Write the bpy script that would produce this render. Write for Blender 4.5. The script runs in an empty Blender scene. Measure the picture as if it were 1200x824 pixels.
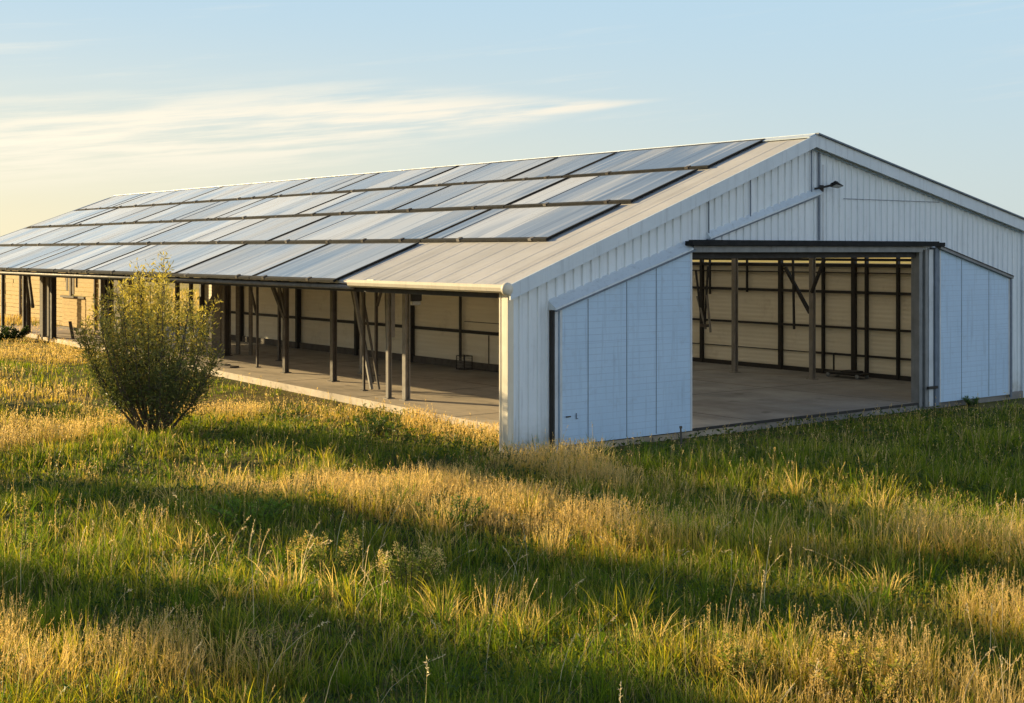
import bpy, bmesh, math, random
import numpy as np
from mathutils import Vector, Matrix

random.seed(7)
rng = np.random.default_rng(11)
scene = bpy.context.scene
col = scene.collection
R = math.radians

# ------------------------------------------------------------------ placement of the barn
RZ = R(37.532)                                   # barn frame: x' = across (v), y' = along (u), z up
ORG = np.array([-0.044, 22.872, 0.0])
GV = np.array([0.7930013, 0.60921995, 0.0])      # across the gable
LV = np.array([-0.60921995, 0.7930013, 0.0])     # along the length
W, LEN = 15.72, 38.6
EAVE, APEX_Z, APEX_V, EAVE_R = 2.84, 5.77, 7.82, 4.06
SUN_AZ = R(-62.0)                                # from +Y towards -X
SUN_EL = R(13.5)


def world(v, u, z=0.0):
    p = ORG + GV * v + LV * u
    return Vector((p[0], p[1], z))


def roof_z(v):
    if v <= APEX_V:
        return EAVE + (APEX_Z - EAVE) * v / APEX_V
    return APEX_Z + (EAVE_R - APEX_Z) * (v - APEX_V) / (W - APEX_V)


def slab_edge(u):                                # the concrete floor stops inside the eave line
    return 1.5 + 0.062 * max(u, 0)


# ------------------------------------------------------------------ noise
def vnoise(x, y, scale, seed):
    r = np.random.default_rng(seed)
    t = r.random((256, 256))
    xs, ys = np.asarray(x) / scale + 1000.0, np.asarray(y) / scale + 1000.0
    xi, yi = np.floor(xs).astype(int), np.floor(ys).astype(int)
    fx, fy = xs - xi, ys - yi
    fx, fy = fx * fx * (3 - 2 * fx), fy * fy * (3 - 2 * fy)
    a, b = t[xi % 256, yi % 256], t[(xi + 1) % 256, yi % 256]
    c, d = t[xi % 256, (yi + 1) % 256], t[(xi + 1) % 256, (yi + 1) % 256]
    return (a * (1 - fx) + b * fx) * (1 - fy) + (c * (1 - fx) + d * fx) * fy


def smooth(a, b, x):
    t = np.clip((np.asarray(x) - a) / (b - a), 0, 1)
    return t * t * (3 - 2 * t)


def local_vu(x, y):
    dx, dy = np.asarray(x) - ORG[0], np.asarray(y) - ORG[1]
    return dx * GV[0] + dy * GV[1], dx * LV[0] + dy * LV[1]


def ground_h(x, y):
    x, y = np.asarray(x, float), np.asarray(y, float)
    v, u = local_vu(x, y)
    dv = np.maximum(np.maximum(0.8 - v, v - W), 0)
    du = np.maximum(np.maximum(-u, u - LEN), 0)
    d = np.sqrt(dv * dv + du * du)
    far = smooth(60, 200, np.sqrt(x * x + y * y))
    h = (vnoise(x, y, 9.0, 1) - .5) * .50 + (vnoise(x, y, 3.0, 2) - .5) * .42 + (vnoise(x, y, 1.1, 3) - .5) * .12
    h = h * smooth(0.3, 5.0, d) + far * (vnoise(x, y, 120, 4) - .5) * 5 * smooth(100, 500, d)
    return h - 0.17 + .13 * np.exp(-(((x + .3) / 2.2) ** 2 + ((y - 21.9) / 1.3) ** 2))


# ------------------------------------------------------------------ objects
def tag(o, label=None, cat=None, group=None, kind=None):
    if label: o['label'] = label
    if cat: o['category'] = cat
    if group: o['group'] = group
    if kind: o['kind'] = kind
    return o


def empty(name, loc=(0, 0, 0), rz=0.0):
    o = bpy.data.objects.new(name, None)
    col.objects.link(o)
    o.location = loc
    o.rotation_euler = (0, 0, rz)
    o.empty_display_size = 0.2
    return o


class MB:
    """Collects shapes and links them as one mesh object."""
    def __init__(self):
        self.v, self.f = [], []

    def add(self, vs, fs):
        n = len(self.v)
        self.v += [tuple(p) for p in vs]
        self.f += [tuple(i + n for i in f) for f in fs]
        return self

    def box(self, a, b):
        (x0, y0, z0), (x1, y1, z1) = a, b
        x0, x1 = min(x0, x1), max(x0, x1); y0, y1 = min(y0, y1), max(y0, y1); z0, z1 = min(z0, z1), max(z0, z1)
        vs = [(x0, y0, z0), (x1, y0, z0), (x1, y1, z0), (x0, y1, z0), (x0, y0, z1), (x1, y0, z1), (x1, y1, z1), (x0, y1, z1)]
        return self.add(vs, [(0, 3, 2, 1), (4, 5, 6, 7), (0, 1, 5, 4), (1, 2, 6, 5), (2, 3, 7, 6), (3, 0, 4, 7)])

    def quad(self, a, b, c, d):
        return self.add([a, b, c, d], [(0, 1, 2, 3)])

    def beam(self, p, q, w, h=None, up=(0, 0, 1)):
        h = h or w
        p, q = Vector(p), Vector(q)
        d = (q - p).normalized()
        up = Vector(up)
        if abs(d.dot(up)) > .98: up = Vector((0, 1, 0))
        s = d.cross(up).normalized() * (w / 2)
        t = s.cross(d).normalized() * (h / 2)
        vs = [p - s - t, p + s - t, p + s + t, p - s + t, q - s - t, q + s - t, q + s + t, q - s + t]
        return self.add(vs, [(0, 1, 2, 3), (4, 7, 6, 5), (0, 4, 5, 1), (1, 5, 6, 2), (2, 6, 7, 3), (3, 7, 4, 0)])

    def tube(self, pts, rad, n=8, cap=True):
        pts = [Vector(p) for p in pts]
        if not isinstance(rad, (list, tuple)): rad = [rad] * len(pts)
        base = len(self.v)
        ref = Vector((.31, .2, .93))
        for i, p in enumerate(pts):
            d = (pts[min(i + 1, len(pts) - 1)] - pts[max(i - 1, 0)]).normalized()
            if abs(d.dot(ref)) > .97: ref = Vector((1, 0, 0))
            s = d.cross(ref).normalized(); t = s.cross(d)
            for k in range(n):
                a = 2 * math.pi * k / n
                self.v.append(tuple(p + (s * math.cos(a) + t * math.sin(a)) * rad[i]))
        for i in range(len(pts) - 1):
            for k in range(n):
                a, b = base + i * n + k, base + i * n + (k + 1) % n
                self.f.append((a, b, b + n, a + n))
        if cap:
            self.f.append(tuple(base + k for k in range(n))[::-1])
            self.f.append(tuple(base + (len(pts) - 1) * n + k for k in range(n)))
        return self

    def lathe(self, prof, c=(0, 0, 0), n=20, axis='z'):
        base = len(self.v)
        for r, z in prof:
            for k in range(n):
                a = 2 * math.pi * k / n
                p = (r * math.cos(a), r * math.sin(a), z)
                if axis == 'y': p = (p[0], p[2], p[1])
                if axis == 'x': p = (p[2], p[0], p[1])
                self.v.append((p[0] + c[0], p[1] + c[1], p[2] + c[2]))
        for i in range(len(prof) - 1):
            for k in range(n):
                a, b = base + i * n + k, base + i * n + (k + 1) % n
                self.f.append((a, b, b + n, a + n))
        return self

    def build(self, name, mat, parent=None, bevel=0.0, shade=False):
        me = bpy.data.meshes.new(name)
        me.from_pydata(self.v, [], self.f)
        me.update()
        if mat: me.materials.append(mat)
        o = bpy.data.objects.new(name, me)
        col.objects.link(o)
        if parent: o.parent = parent
        if shade:
            for p in me.polygons: p.use_smooth = True
        if bevel:
            b = o.modifiers.new('bevel', 'BEVEL'); b.width = bevel; b.segments = 2; b.limit_method = 'ANGLE'
        return o


class Soup:
    """Many small coloured faces, numpy arrays, one mesh."""
    def __init__(self):
        self.V, self.C, self.F3, self.F4, self.n = [], [], [], [], 0

    def add(self, V, C, F3=None, F4=None):
        V = np.asarray(V, np.float32).reshape(-1, 3)
        C = np.asarray(C, np.float32).reshape(-1, 3)
        self.V.append(V); self.C.append(C)
        if F3 is not None: self.F3.append(np.asarray(F3, np.int64).reshape(-1, 3) + self.n)
        if F4 is not None: self.F4.append(np.asarray(F4, np.int64).reshape(-1, 4) + self.n)
        self.n += len(V)

    def blades(self, P, h, w, az, lean, face, cb, ct, seg=(0, .38, .74, 1.0)):
        """Curved tapering blades: P (n,3); az direction of the lean, face direction of the flat side."""
        n = len(P); k = len(seg)
        D = np.stack([np.cos(az), np.sin(az), np.zeros(n)], 1)
        S = np.stack([-np.sin(face), np.cos(face), np.zeros(n)], 1)
        V, C = [], []
        for i, t in enumerate(seg):
            c = P + D * (lean * h * t ** 2)[:, None]
            c[:, 2] += h * (t - .35 * lean * t ** 2)
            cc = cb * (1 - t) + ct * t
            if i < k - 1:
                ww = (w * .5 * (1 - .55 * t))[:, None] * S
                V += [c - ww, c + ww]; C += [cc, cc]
            else:
                V.append(c); C.append(cc)
        m = len(V)
        V = np.stack(V, 1); C = np.stack(C, 1)
        b = (np.arange(n) * m)[:, None]
        F4 = np.concatenate([b + np.array([[2 * i, 2 * i + 1, 2 * i + 3, 2 * i + 2]]) for i in range(k - 2)], 0)
        F3 = b + np.array([[m - 3, m - 2, m - 1]])
        self.add(V, C, F3, F4)
        tip = V[:, -1]
        return tip, D

    def leaves(self, P, D, L, Wd, c, roll=None):
        """Diamond leaves with a fold: base P, unit direction D, length L, width Wd, colour c."""
        n = len(P)
        a = rng.normal(size=(n, 3))
        S = np.cross(D, a); S /= np.linalg.norm(S, axis=1)[:, None] + 1e-9
        N = np.cross(S, D)
        mid = P + D * (L * .45)[:, None]
        q = (Wd * .5)[:, None]
        V = np.stack([P, mid - S * q + N * q * .4, P + D * L[:, None] - N * (L * .12)[:, None], mid + S * q + N * q * .4], 1)
        C = np.repeat(c[:, None, :], 4, 1)
        b = (np.arange(n) * 4)[:, None]
        self.add(V, C, np.concatenate([b + np.array([[0, 1, 2]]), b + np.array([[0, 2, 3]])], 0))

    def build(self, name, mat, parent=None):
        V = np.concatenate(self.V); C = np.concatenate(self.C)
        F3 = np.concatenate(self.F3) if self.F3 else np.zeros((0, 3), np.int64)
        F4 = np.concatenate(self.F4) if self.F4 else np.zeros((0, 4), np.int64)
        me = bpy.data.meshes.new(name)
        me.vertices.add(len(V)); me.vertices.foreach_set('co', V.ravel())
        nl = F3.size + F4.size
        me.loops.add(nl)
        me.loops.foreach_set('vertex_index', np.concatenate([F3.ravel(), F4.ravel()]).astype(np.int32))
        me.polygons.add(len(F3) + len(F4))
        st = np.concatenate([np.arange(len(F3)) * 3, F3.size + np.arange(len(F4)) * 4]).astype(np.int32)
        me.polygons.foreach_set('loop_start', st)
        me.update(calc_edges=True)
        at = me.attributes.new('col', 'FLOAT_COLOR', 'POINT')
        at.data.foreach_set('color', np.concatenate([C, np.ones((len(C), 1), np.float32)], 1).astype(np.float32).ravel())
        me.materials.append(mat)
        o = bpy.data.objects.new(name, me)
        col.objects.link(o)
        if parent: o.parent = parent
        return o


# ------------------------------------------------------------------ materials
def new_mat(name):
    m = bpy.data.materials.new(name); m.use_nodes = True
    nt = m.node_tree
    return m, nt, nt.nodes['Principled BSDF']


def noise_node(nt, scale, detail=4, rough=.6, vec=None, mscale=None):
    n = nt.nodes.new('ShaderNodeTexNoise')
    n.inputs['Scale'].default_value = scale
    n.inputs['Detail'].default_value = detail
    n.inputs['Roughness'].default_value = rough
    if vec is None:
        vec = nt.nodes.new('ShaderNodeTexCoord').outputs['Object']
    if mscale:
        mp = nt.nodes.new('ShaderNodeMapping'); mp.inputs['Scale'].default_value = mscale
        nt.links.new(vec, mp.inputs['Vector']); vec = mp.outputs['Vector']
    nt.links.new(vec, n.inputs['Vector'])
    return n.outputs['Fac']


def ramp(nt, fac, stops, interp='LINEAR'):
    r = nt.nodes.new('ShaderNodeValToRGB'); r.color_ramp.interpolation = interp
    e = r.color_ramp.elements
    while len(e) < len(stops): e.new(.5)
    for i, (p, c) in enumerate(stops):
        e[i].position = p
        e[i].color = (c, c, c, 1) if isinstance(c, (int, float)) else (*c, 1)
    nt.links.new(fac, r.inputs['Fac'])
    return r.outputs['Color']


def mix(nt, a, b, fac, mode='MIX'):
    m = nt.nodes.new('ShaderNodeMix'); m.data_type = 'RGBA'; m.blend_type = mode
    for s, v in ((m.inputs['A'], a), (m.inputs['B'], b)):
        if isinstance(v, tuple): s.default_value = (*v, 1) if len(v) == 3 else v
        else: nt.links.new(v, s)
    f = m.inputs['Factor']
    if isinstance(fac, (int, float)): f.default_value = fac
    else: nt.links.new(fac, f)
    return m.outputs['Result']


def bump(nt, bsdf, h, strength=.3, dist=.01):
    b = nt.nodes.new('ShaderNodeBump'); b.inputs['Strength'].default_value = strength; b.inputs['Distance'].default_value = dist
    nt.links.new(h, b.inputs['Height']); nt.links.new(b.outputs['Normal'], bsdf.inputs['Normal'])


def painted(name, c, c2=None, rough=.5, scale=1.5, dirt=.35, metallic=0.0, streak=True, dirtcol=(.16, .13, .10), along=(4, 4, .25)):
    """Painted or galvanised sheet: uneven tone, vertical streaks, dirt towards patches."""
    m, nt, b = new_mat(name)
    c2 = c2 or tuple(x * .8 for x in c)
    base = mix(nt, c, c2, ramp(nt, noise_node(nt, scale), [(.35, 0.0), (.7, 1.0)]))
    if streak:
        st = noise_node(nt, 3.0, 5, .65, mscale=along)
        base = mix(nt, base, tuple(x * .62 for x in c2), ramp(nt, st, [(.52, 0.0), (.75, .55)]))
    d = ramp(nt, noise_node(nt, 5.0, 8, .7), [(.55, 0.0), (.78, dirt)])
    base = mix(nt, base, dirtcol, d)
    nt.links.new(base, b.inputs['Base Color'])
    nt.links.new(ramp(nt, noise_node(nt, 8.0), [(.3, rough - .1), (.7, rough + .15)]), b.inputs['Roughness'])
    b.inputs['Metallic'].default_value = metallic
    bump(nt, b, noise_node(nt, 2.5, 3), .15, .02)
    return m


def wood(name, c, c2, mscale=(6, .6, 6)):
    m, nt, b = new_mat(name)
    g = noise_node(nt, 4.0, 8, .65, mscale=mscale)
    base = mix(nt, c, c2, ramp(nt, g, [(.35, 0.0), (.68, 1.0)]))
    base = mix(nt, base, tuple(x * .35 for x in c2), ramp(nt, noise_node(nt, 2.2, 6, .7), [(.55, 0.0), (.8, .7)]))
    nt.links.new(base, b.inputs['Base Color'])
    b.inputs['Roughness'].default_value = .8
    bump(nt, b, g, .5, .01)
    return m


def plant_mat(name, transl=.35, rough=.55, spec=.25):
    m, nt, b = new_mat(name)
    a = nt.nodes.new('ShaderNodeAttribute'); a.attribute_name = 'col'
    nt.links.new(a.outputs['Color'], b.inputs['Base Color'])
    b.inputs['Roughness'].default_value = rough
    b.inputs['Specular IOR Level'].default_value = spec
    t = nt.nodes.new('ShaderNodeBsdfTranslucent')
    g = nt.nodes.new('ShaderNodeHueSaturation'); g.inputs['Saturation'].default_value = 1.12; g.inputs['Value'].default_value = 1.45
    nt.links.new(a.outputs['Color'], g.inputs['Color']); nt.links.new(g.outputs['Color'], t.inputs['Color'])
    mx = nt.nodes.new('ShaderNodeMixShader'); mx.inputs[0].default_value = transl
    nt.links.new(b.outputs[0], mx.inputs[1]); nt.links.new(t.outputs[0], mx.inputs[2])
    nt.links.new(mx.outputs[0], nt.nodes['Material Output'].inputs['Surface'])
    return m


M = {}
M['cladding'] = painted('pale_ribbed_sheet', (.79, .845, .89), (.72, .785, .84), .5, .7, .16)
m = M['cladding']; nt = m.node_tree; b = nt.nodes['Principled BSDF']
lk = b.inputs['Base Color'].links[0].from_socket
sx_ = nt.nodes.new('ShaderNodeSeparateXYZ'); nt.links.new(nt.nodes.new('ShaderNodeTexCoord').outputs['Object'], sx_.inputs[0])
hgt = nt.nodes.new('ShaderNodeMapRange'); hgt.inputs['From Min'].default_value = .55; hgt.inputs['From Max'].default_value = -.15
nt.links.new(sx_.outputs['Z'], hgt.inputs['Value'])
ml = nt.nodes.new('ShaderNodeMath'); ml.operation = 'MULTIPLY'
nt.links.new(hgt.outputs[0], ml.inputs[0]); nt.links.new(ramp(nt, noise_node(nt, 4, 6, .7), [(.3, .1), (.7, .9)]), ml.inputs[1])
nt.links.new(mix(nt, lk, (.34, .30, .22), ml.outputs[0]), b.inputs['Base Color'])
M['fascia'] = painted('fascia_sheet', (.68, .75, .81), (.61, .685, .75), .45, 1.2, .12)
M['leaf'] = painted('blue_white_board', (.52, .69, .88), (.47, .635, .82), .5, .8, .2)
M['leaf_edge'] = painted('leaf_edging', (.66, .70, .74), None, .45, 2, .2)
M['dark'] = painted('dark_steel', (.022, .020, .019), (.032, .027, .023), .7, 4, .3, dirtcol=(.07, .045, .03))
M['black'] = painted('black_track', (.008, .008, .009), (.012, .012, .012), .9, 4, .1, dirtcol=(.03, .025, .02), streak=False)
M['joint'] = painted('board_joint', (.45, .595, .77), (.41, .545, .71), .7, 3, .1, streak=False)
M['seam'] = painted('seam_strip', (.15, .19, .25), None, .55, 4, .2)
M['grey_steel'] = painted('grey_steel', (.24, .25, .255), (.17, .175, .18), .5, 3, .45, dirtcol=(.10, .07, .05))
M['post'] = painted('weathered_post', (.115, .095, .075), (.07, .058, .047), .7, 5, .6, dirtcol=(.04, .03, .025))
M['post_pale'] = painted('galvanised_post', (.26, .235, .205), (.18, .16, .14), .6, 5, .5)
M['roof'] = painted('tan_roof_sheet', (.66, .62, .57), (.53, .50, .46), .5, .5, .45, along=(.06, .9, .06), dirtcol=(.33, .29, .25))
M['gutter'] = painted('cream_gutter', (.70, .63, .52), (.60, .53, .43), .45, 2, .25)
M['corner'] = painted('cream_corner', (.80, .72, .58), (.72, .64, .5), .5, 3, .15)
M['lampglass'] = painted('lamp_lens', (.45, .45, .42), None, .2, 4, .1)
m, nt, b = new_mat('added_light_sheet')  # for the added roof sheets that let daylight into the barn
tl_ = nt.nodes.new('ShaderNodeBsdfTranslucent')
nt.links.new(ramp(nt, noise_node(nt, 1.2, 6), [(.3, (.86, .80, .66)), (.7, (.78, .70, .54))]), tl_.inputs['Color'])
nt.links.new(tl_.outputs[0], nt.nodes['Material Output'].inputs['Surface'])
M['added_light'] = m
M['timber'] = wood('grey_timber', (.20, .165, .125), (.115, .09, .065))
M['plank'] = wood('golden_planks', (.66, .46, .17), (.48, .30, .10), (.6, .6, 9))

# cream interior cladding with horizontal laps
m, nt, b = new_mat('cream_lining')
lap = noise_node(nt, 2.2, 4, .6, mscale=(.25, .25, 4))
base = mix(nt, (.89, .81, .65), (.81, .73, .57), ramp(nt, lap, [(.35, 0.0), (.7, 1.0)]))
base = mix(nt, base, (.42, .33, .22), ramp(nt, noise_node(nt, 1.3, 7, .7), [(.56, 0.0), (.8, .5)]))
nt.links.new(base, b.inputs['Base Color']); b.inputs['Roughness'].default_value = .75
wv = nt.nodes.new('ShaderNodeTexWave'); wv.bands_direction = 'Z'; wv.inputs['Scale'].default_value = 2.6; wv.inputs['Distortion'].default_value = .15
nt.links.new(nt.nodes.new('ShaderNodeTexCoord').outputs['Object'], wv.inputs['Vector'])
bump(nt, b, wv.outputs['Fac'], .25, .02)
M['lining'] = m

# concrete
m, nt, b = new_mat('worn_concrete')
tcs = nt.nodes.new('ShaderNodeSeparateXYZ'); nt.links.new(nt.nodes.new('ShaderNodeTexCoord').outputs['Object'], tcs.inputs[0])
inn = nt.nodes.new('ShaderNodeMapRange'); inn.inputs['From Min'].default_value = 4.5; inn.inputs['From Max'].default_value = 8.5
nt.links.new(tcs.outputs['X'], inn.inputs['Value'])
ca_, cb_ = mix(nt, (.70, .585, .45), (.31, .30, .285), inn.outputs[0]), mix(nt, (.52, .425, .32), (.20, .19, .18), inn.outputs[0])  # outer floor painted paler as if sunlit, inner floor darker as if shaded
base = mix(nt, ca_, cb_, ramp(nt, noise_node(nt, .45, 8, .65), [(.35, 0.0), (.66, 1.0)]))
base = mix(nt, base, (.26, .20, .145), ramp(nt, noise_node(nt, .8, 9, .7, mscale=(1.8, .22, 1)), [(.5, 0.0), (.72, .75)]))
base = mix(nt, base, (.55, .49, .41), ramp(nt, noise_node(nt, 14, 5, .7), [(.55, 0.0), (.8, .4)]))
nt.links.new(base, b.inputs['Base Color'])
nt.links.new(ramp(nt, noise_node(nt, .9, 5), [(.3, .5), (.7, .85)]), b.inputs['Roughness'])
bump(nt, b, noise_node(nt, 30, 6, .7), .3, .006)
lk = b.inputs['Base Color'].links[0].from_socket
big = ramp(nt, noise_node(nt, .22, 6, .7, None, (1, .5, 1)), [(.46, 0.0), (.64, .6)])
lk = mix(nt, lk, (.115, .105, .095), big)
spots = ramp(nt, noise_node(nt, 1.7, 3, .5), [(.63, 0.0), (.72, .55)])
nt.links.new(mix(nt, lk, (.08, .07, .06), spots), b.inputs['Base Color'])
M['concrete'] = m

# the glazed panels: uneven streaks running down the slope (local x), thin seams
m, nt, b = new_mat('solar_glass')
tc = nt.nodes.new('ShaderNodeTexCoord'); oi = nt.nodes.new('ShaderNodeObjectInfo')
cmb = nt.nodes.new('ShaderNodeCombineXYZ')
mul = nt.nodes.new('ShaderNodeMath'); mul.operation = 'MULTIPLY'; mul.inputs[1].default_value = 37.0
nt.links.new(oi.outputs['Random'], mul.inputs[0]); nt.links.new(mul.outputs[0], cmb.inputs['Y']); nt.links.new(mul.outputs[0], cmb.inputs['Z'])
va = nt.nodes.new('ShaderNodeVectorMath'); va.operation = 'ADD'
nt.links.new(tc.outputs['Object'], va.inputs[0]); nt.links.new(cmb.outputs[0], va.inputs[1])
vec = va.outputs[0]
at = nt.nodes.new('ShaderNodeAttribute'); at.attribute_name = 'col'
s1 = noise_node(nt, 1.0, 2, .5, vec, (.30, 1.0, 1))
s2 = noise_node(nt, 1.0, 1.5, .5, vec, (.14, 4.5, 1))
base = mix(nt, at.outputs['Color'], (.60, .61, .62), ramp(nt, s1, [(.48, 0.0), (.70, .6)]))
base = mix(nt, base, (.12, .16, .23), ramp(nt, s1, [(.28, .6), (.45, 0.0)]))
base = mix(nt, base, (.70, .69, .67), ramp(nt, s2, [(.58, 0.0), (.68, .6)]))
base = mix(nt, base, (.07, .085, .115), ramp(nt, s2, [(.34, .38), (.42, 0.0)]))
nt.links.new(base, b.inputs['Base Color'])
nt.links.new(ramp(nt, s1, [(.35, .12), (.7, .36)]), b.inputs['Roughness'])
b.inputs['Specular IOR Level'].default_value = .75
M['glass'] = m

# ground
m, nt, b = new_mat('meadow_ground')
gp = nt.nodes.new('ShaderNodeNewGeometry').outputs['Position']
base = mix(nt, (.085, .10, .025), (.24, .18, .06), ramp(nt, noise_node(nt, .35, 8, .65, gp), [(.38, 0.0), (.62, 1.0)]))
base = mix(nt, base, (.035, .028, .016), ramp(nt, noise_node(nt, 7, 6, .7, gp), [(.48, 0.0), (.7, .8)]))
far = mix(nt, (.62, .44, .14), (.42, .36, .10), ramp(nt, noise_node(nt, .05, 9, .7, gp, (.5, 2.2, 1)), [(.4, 0.0), (.6, 1.0)]))
far = mix(nt, far, (.75, .55, .2), ramp(nt, noise_node(nt, .9, 8, .75, gp, (.35, 1.3, 1)), [(.5, 0.0), (.68, .8)]))
ln = nt.nodes.new('ShaderNodeVectorMath'); ln.operation = 'LENGTH'; nt.links.new(gp, ln.inputs[0])
mr = nt.nodes.new('ShaderNodeMapRange'); mr.inputs['From Min'].default_value = 45; mr.inputs['From Max'].default_value = 80
nt.links.new(ln.outputs['Value'], mr.inputs['Value'])
base = mix(nt, base, far, mr.outputs['Result'])
nt.links.new(base, b.inputs['Base Color']); b.inputs['Roughness'].default_value = .95
b.inputs['Specular IOR Level'].default_value = .1
bump(nt, b, noise_node(nt, 9, 6, .7, gp), .8, .05)
M['ground'] = m
M['grass'] = plant_mat('grass_blades', .45)
M['leafy'] = plant_mat('leaves', .36, .5, .3)
M['bark'] = wood('bark', (.11, .085, .06), (.06, .045, .032), (8, 8, 1))

# ------------------------------------------------------------------ ground sheet
def axis(dense_lo, dense_hi, step, lim_lo, lim_hi):
    a = list(np.arange(dense_lo, dense_hi + 1e-6, step))
    s, x = step, a[-1]
    while x < lim_hi: s *= 1.22; x += s; a.append(x)
    s, x, pre = step, a[0], []
    while x > lim_lo: s *= 1.22; x -= s; pre.append(x)
    return np.array(pre[::-1] + a)


gx, gy = axis(-24, 22, .3, -4000, 4000), axis(2, 58, .3, -1500, 5000)
X, Y = np.meshgrid(gx, gy)
Z = ground_h(X, Y)
gm = MB()
nx, ny = len(gx), len(gy)
gm.v = list(zip(X.ravel().tolist(), Y.ravel().tolist(), Z.ravel().tolist()))
gm.f = [(j * nx + i, j * nx + i + 1, (j + 1) * nx + i + 1, (j + 1) * nx + i) for j in range(ny - 1) for i in range(nx - 1)]
g = gm.build('ground', M['ground'], None, shade=True)
tag(g, kind='structure')

# ------------------------------------------------------------------ the barn
barn = empty('barn', tuple(ORG), RZ)
tag(barn, 'long pale metal barn with open side, wide gable doorway and panel-covered roof', 'barn')

# floor slab: polygon with a side face, its edge drifting inwards along the open side
fs = MB()
pts = [(1.0, -.05), (W - .05, -.05), (W - .05, LEN)] + [(slab_edge(u), u) for u in (LEN, 30, 20, 10, 3, 1)]
top = [(v, u, 0.0) for v, u in pts]; bot = [(v, u, -.4) for v, u in pts]
k = len(pts)
fs.add(top, [tuple(range(k))])
for i in range(k):
    j = (i + 1) % k
    fs.quad(bot[i], bot[j], top[j], top[i])
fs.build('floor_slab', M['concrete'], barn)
MB().box((1.0, -.085, -.045), (15.0, -.052, .006)).build('threshold_strip', M['dark'], barn)
for u in (4.2, 8.6, 13.0, 17.4, 21.8): MB().box((slab_edge(u) + .05, u - .006, .001), (W - .3, u + .006, .004)).build('floor_joint', M['post'], barn)
MB().box((6.2, .1, .001), (6.212, 30.0, .004)).build('floor_joint', M['post'], barn)
MB().box((11.3, .1, .001), (11.312, 30.0, .004)).build('floor_joint', M['post'], barn)


def ribbed(v0, v1, zlo, zhi, u, pitch=.205, depth=.026, out=-1):
    """Vertical ribbed cladding on the plane u, ribs standing out by depth."""
    prof, v = [], v0
    while v < v1 - 1e-6:
        for dv, d in ((0, 0), (pitch * .62, 0), (pitch * .70, depth), (pitch * .88, depth), (pitch * .96, 0)):
            if v + dv < v1 - 1e-4: prof.append((v + dv, d))
        v += pitch
    prof.append((v1, 0))
    mb = MB()
    for (a, da), (b_, db) in zip(prof, prof[1:]):
        mb.quad((a, u + out * da, zlo(a)), (b_, u + out * db, zlo(b_)), (b_, u + out * db, zhi(b_)), (a, u + out * da, zhi(a)))
    return mb


top = lambda v: roof_z(v) - .09
lowz = lambda v: -.35
gw = ribbed(.06, 4.26, lowz, top, 0)
gw2 = ribbed(4.26, APEX_V, lambda v: 3.42, top, 0); gw.add(gw2.v, gw2.f)
gw2 = ribbed(APEX_V, 11.45, lambda v: 3.42, top, 0); gw.add(gw2.v, gw2.f)
gw2 = ribbed(11.45, W, lowz, top, 0); gw.add(gw2.v, gw2.f)
gw.build('gable_wall', M['cladding'], barn)

# roof: ribbed tan sheets on both slopes with an underside
def roof_slope(v0, v1, name, skip=()):
    """One slope; skip lists the u intervals left to added translucent sheets that brighten the inside."""
    zt = lambda v: roof_z(min(max(v, 0), W)) + min(v, 0) * .375 - max(v - W, 0) * .217
    p, ue = .62, LEN + .12
    cuts = [-.16] + [c for ab in skip for c in ab] + [ue]
    mb = MB()
    za, zb = zt(v0) - .05, zt(v1) - .05
    for ua, ub in zip(cuts[::2], cuts[1::2]):
        u, prof = ua, []
        while u < ub - 1e-4:
            prof += [(u, 0), (u + p * .80, 0), (u + p * .85, .007), (u + p * .93, .007), (u + p * .98, 0)]
            u += p
        prof = [q for q in prof if q[0] < ub - 1e-4] + [(ub, 0)]
        for (a, da), (b_, db) in zip(prof, prof[1:]):
            mb.quad((v0, b_, zt(v0) + db), (v0, a, zt(v0) + da), (v1, a, zt(v1) + da), (v1, b_, zt(v1) + db))
        mb.quad((v0, ua, za), (v0, ub, za), (v1, ub, zb), (v1, ua, zb))
        for u in (ua, ub): mb.quad((v0, u, za), (v1, u, zb), (v1, u, zb + .05), (v0, u, za + .05))
        if v0 < 0: mb.quad((v0, ua, za), (v0, ua, za + .05), (v0, ub, za + .05), (v0, ub, za))
    o = mb.build(name, M['roof'], barn)
    for ua, ub in skip:
        MB().quad((v0 + .01, ua, zt(v0) - .02), (v0 + .01, ub, zt(v0) - .02), (v1, ub, zt(v1) - .02), (v1, ua, zt(v1) - .02)).build('added_translucent_sheet', M['added_light'], o)
    return o


roof_slope(-.12, APEX_V - .003, 'roof_slope')
roof_slope(APEX_V + .003, W + .12, 'roof_slope', [(u, u + 3.1) for u in np.arange(1.0, 35, 4.6)])  # translucent sheets invented on the unseen slope to brighten the interior
rc = MB()
rc.beam((APEX_V - .09, -.17, APEX_Z + .005), (APEX_V - .09, LEN + .1, APEX_Z + .005), .22, .02, (.36, 0, -.93))
rc.beam((APEX_V + .09, -.17, APEX_Z + .02), (APEX_V + .09, LEN + .1, APEX_Z + .02), .22, .02, (-.21, 0, -.97))
rc.build('ridge_cap', M['fascia'], barn)

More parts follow.
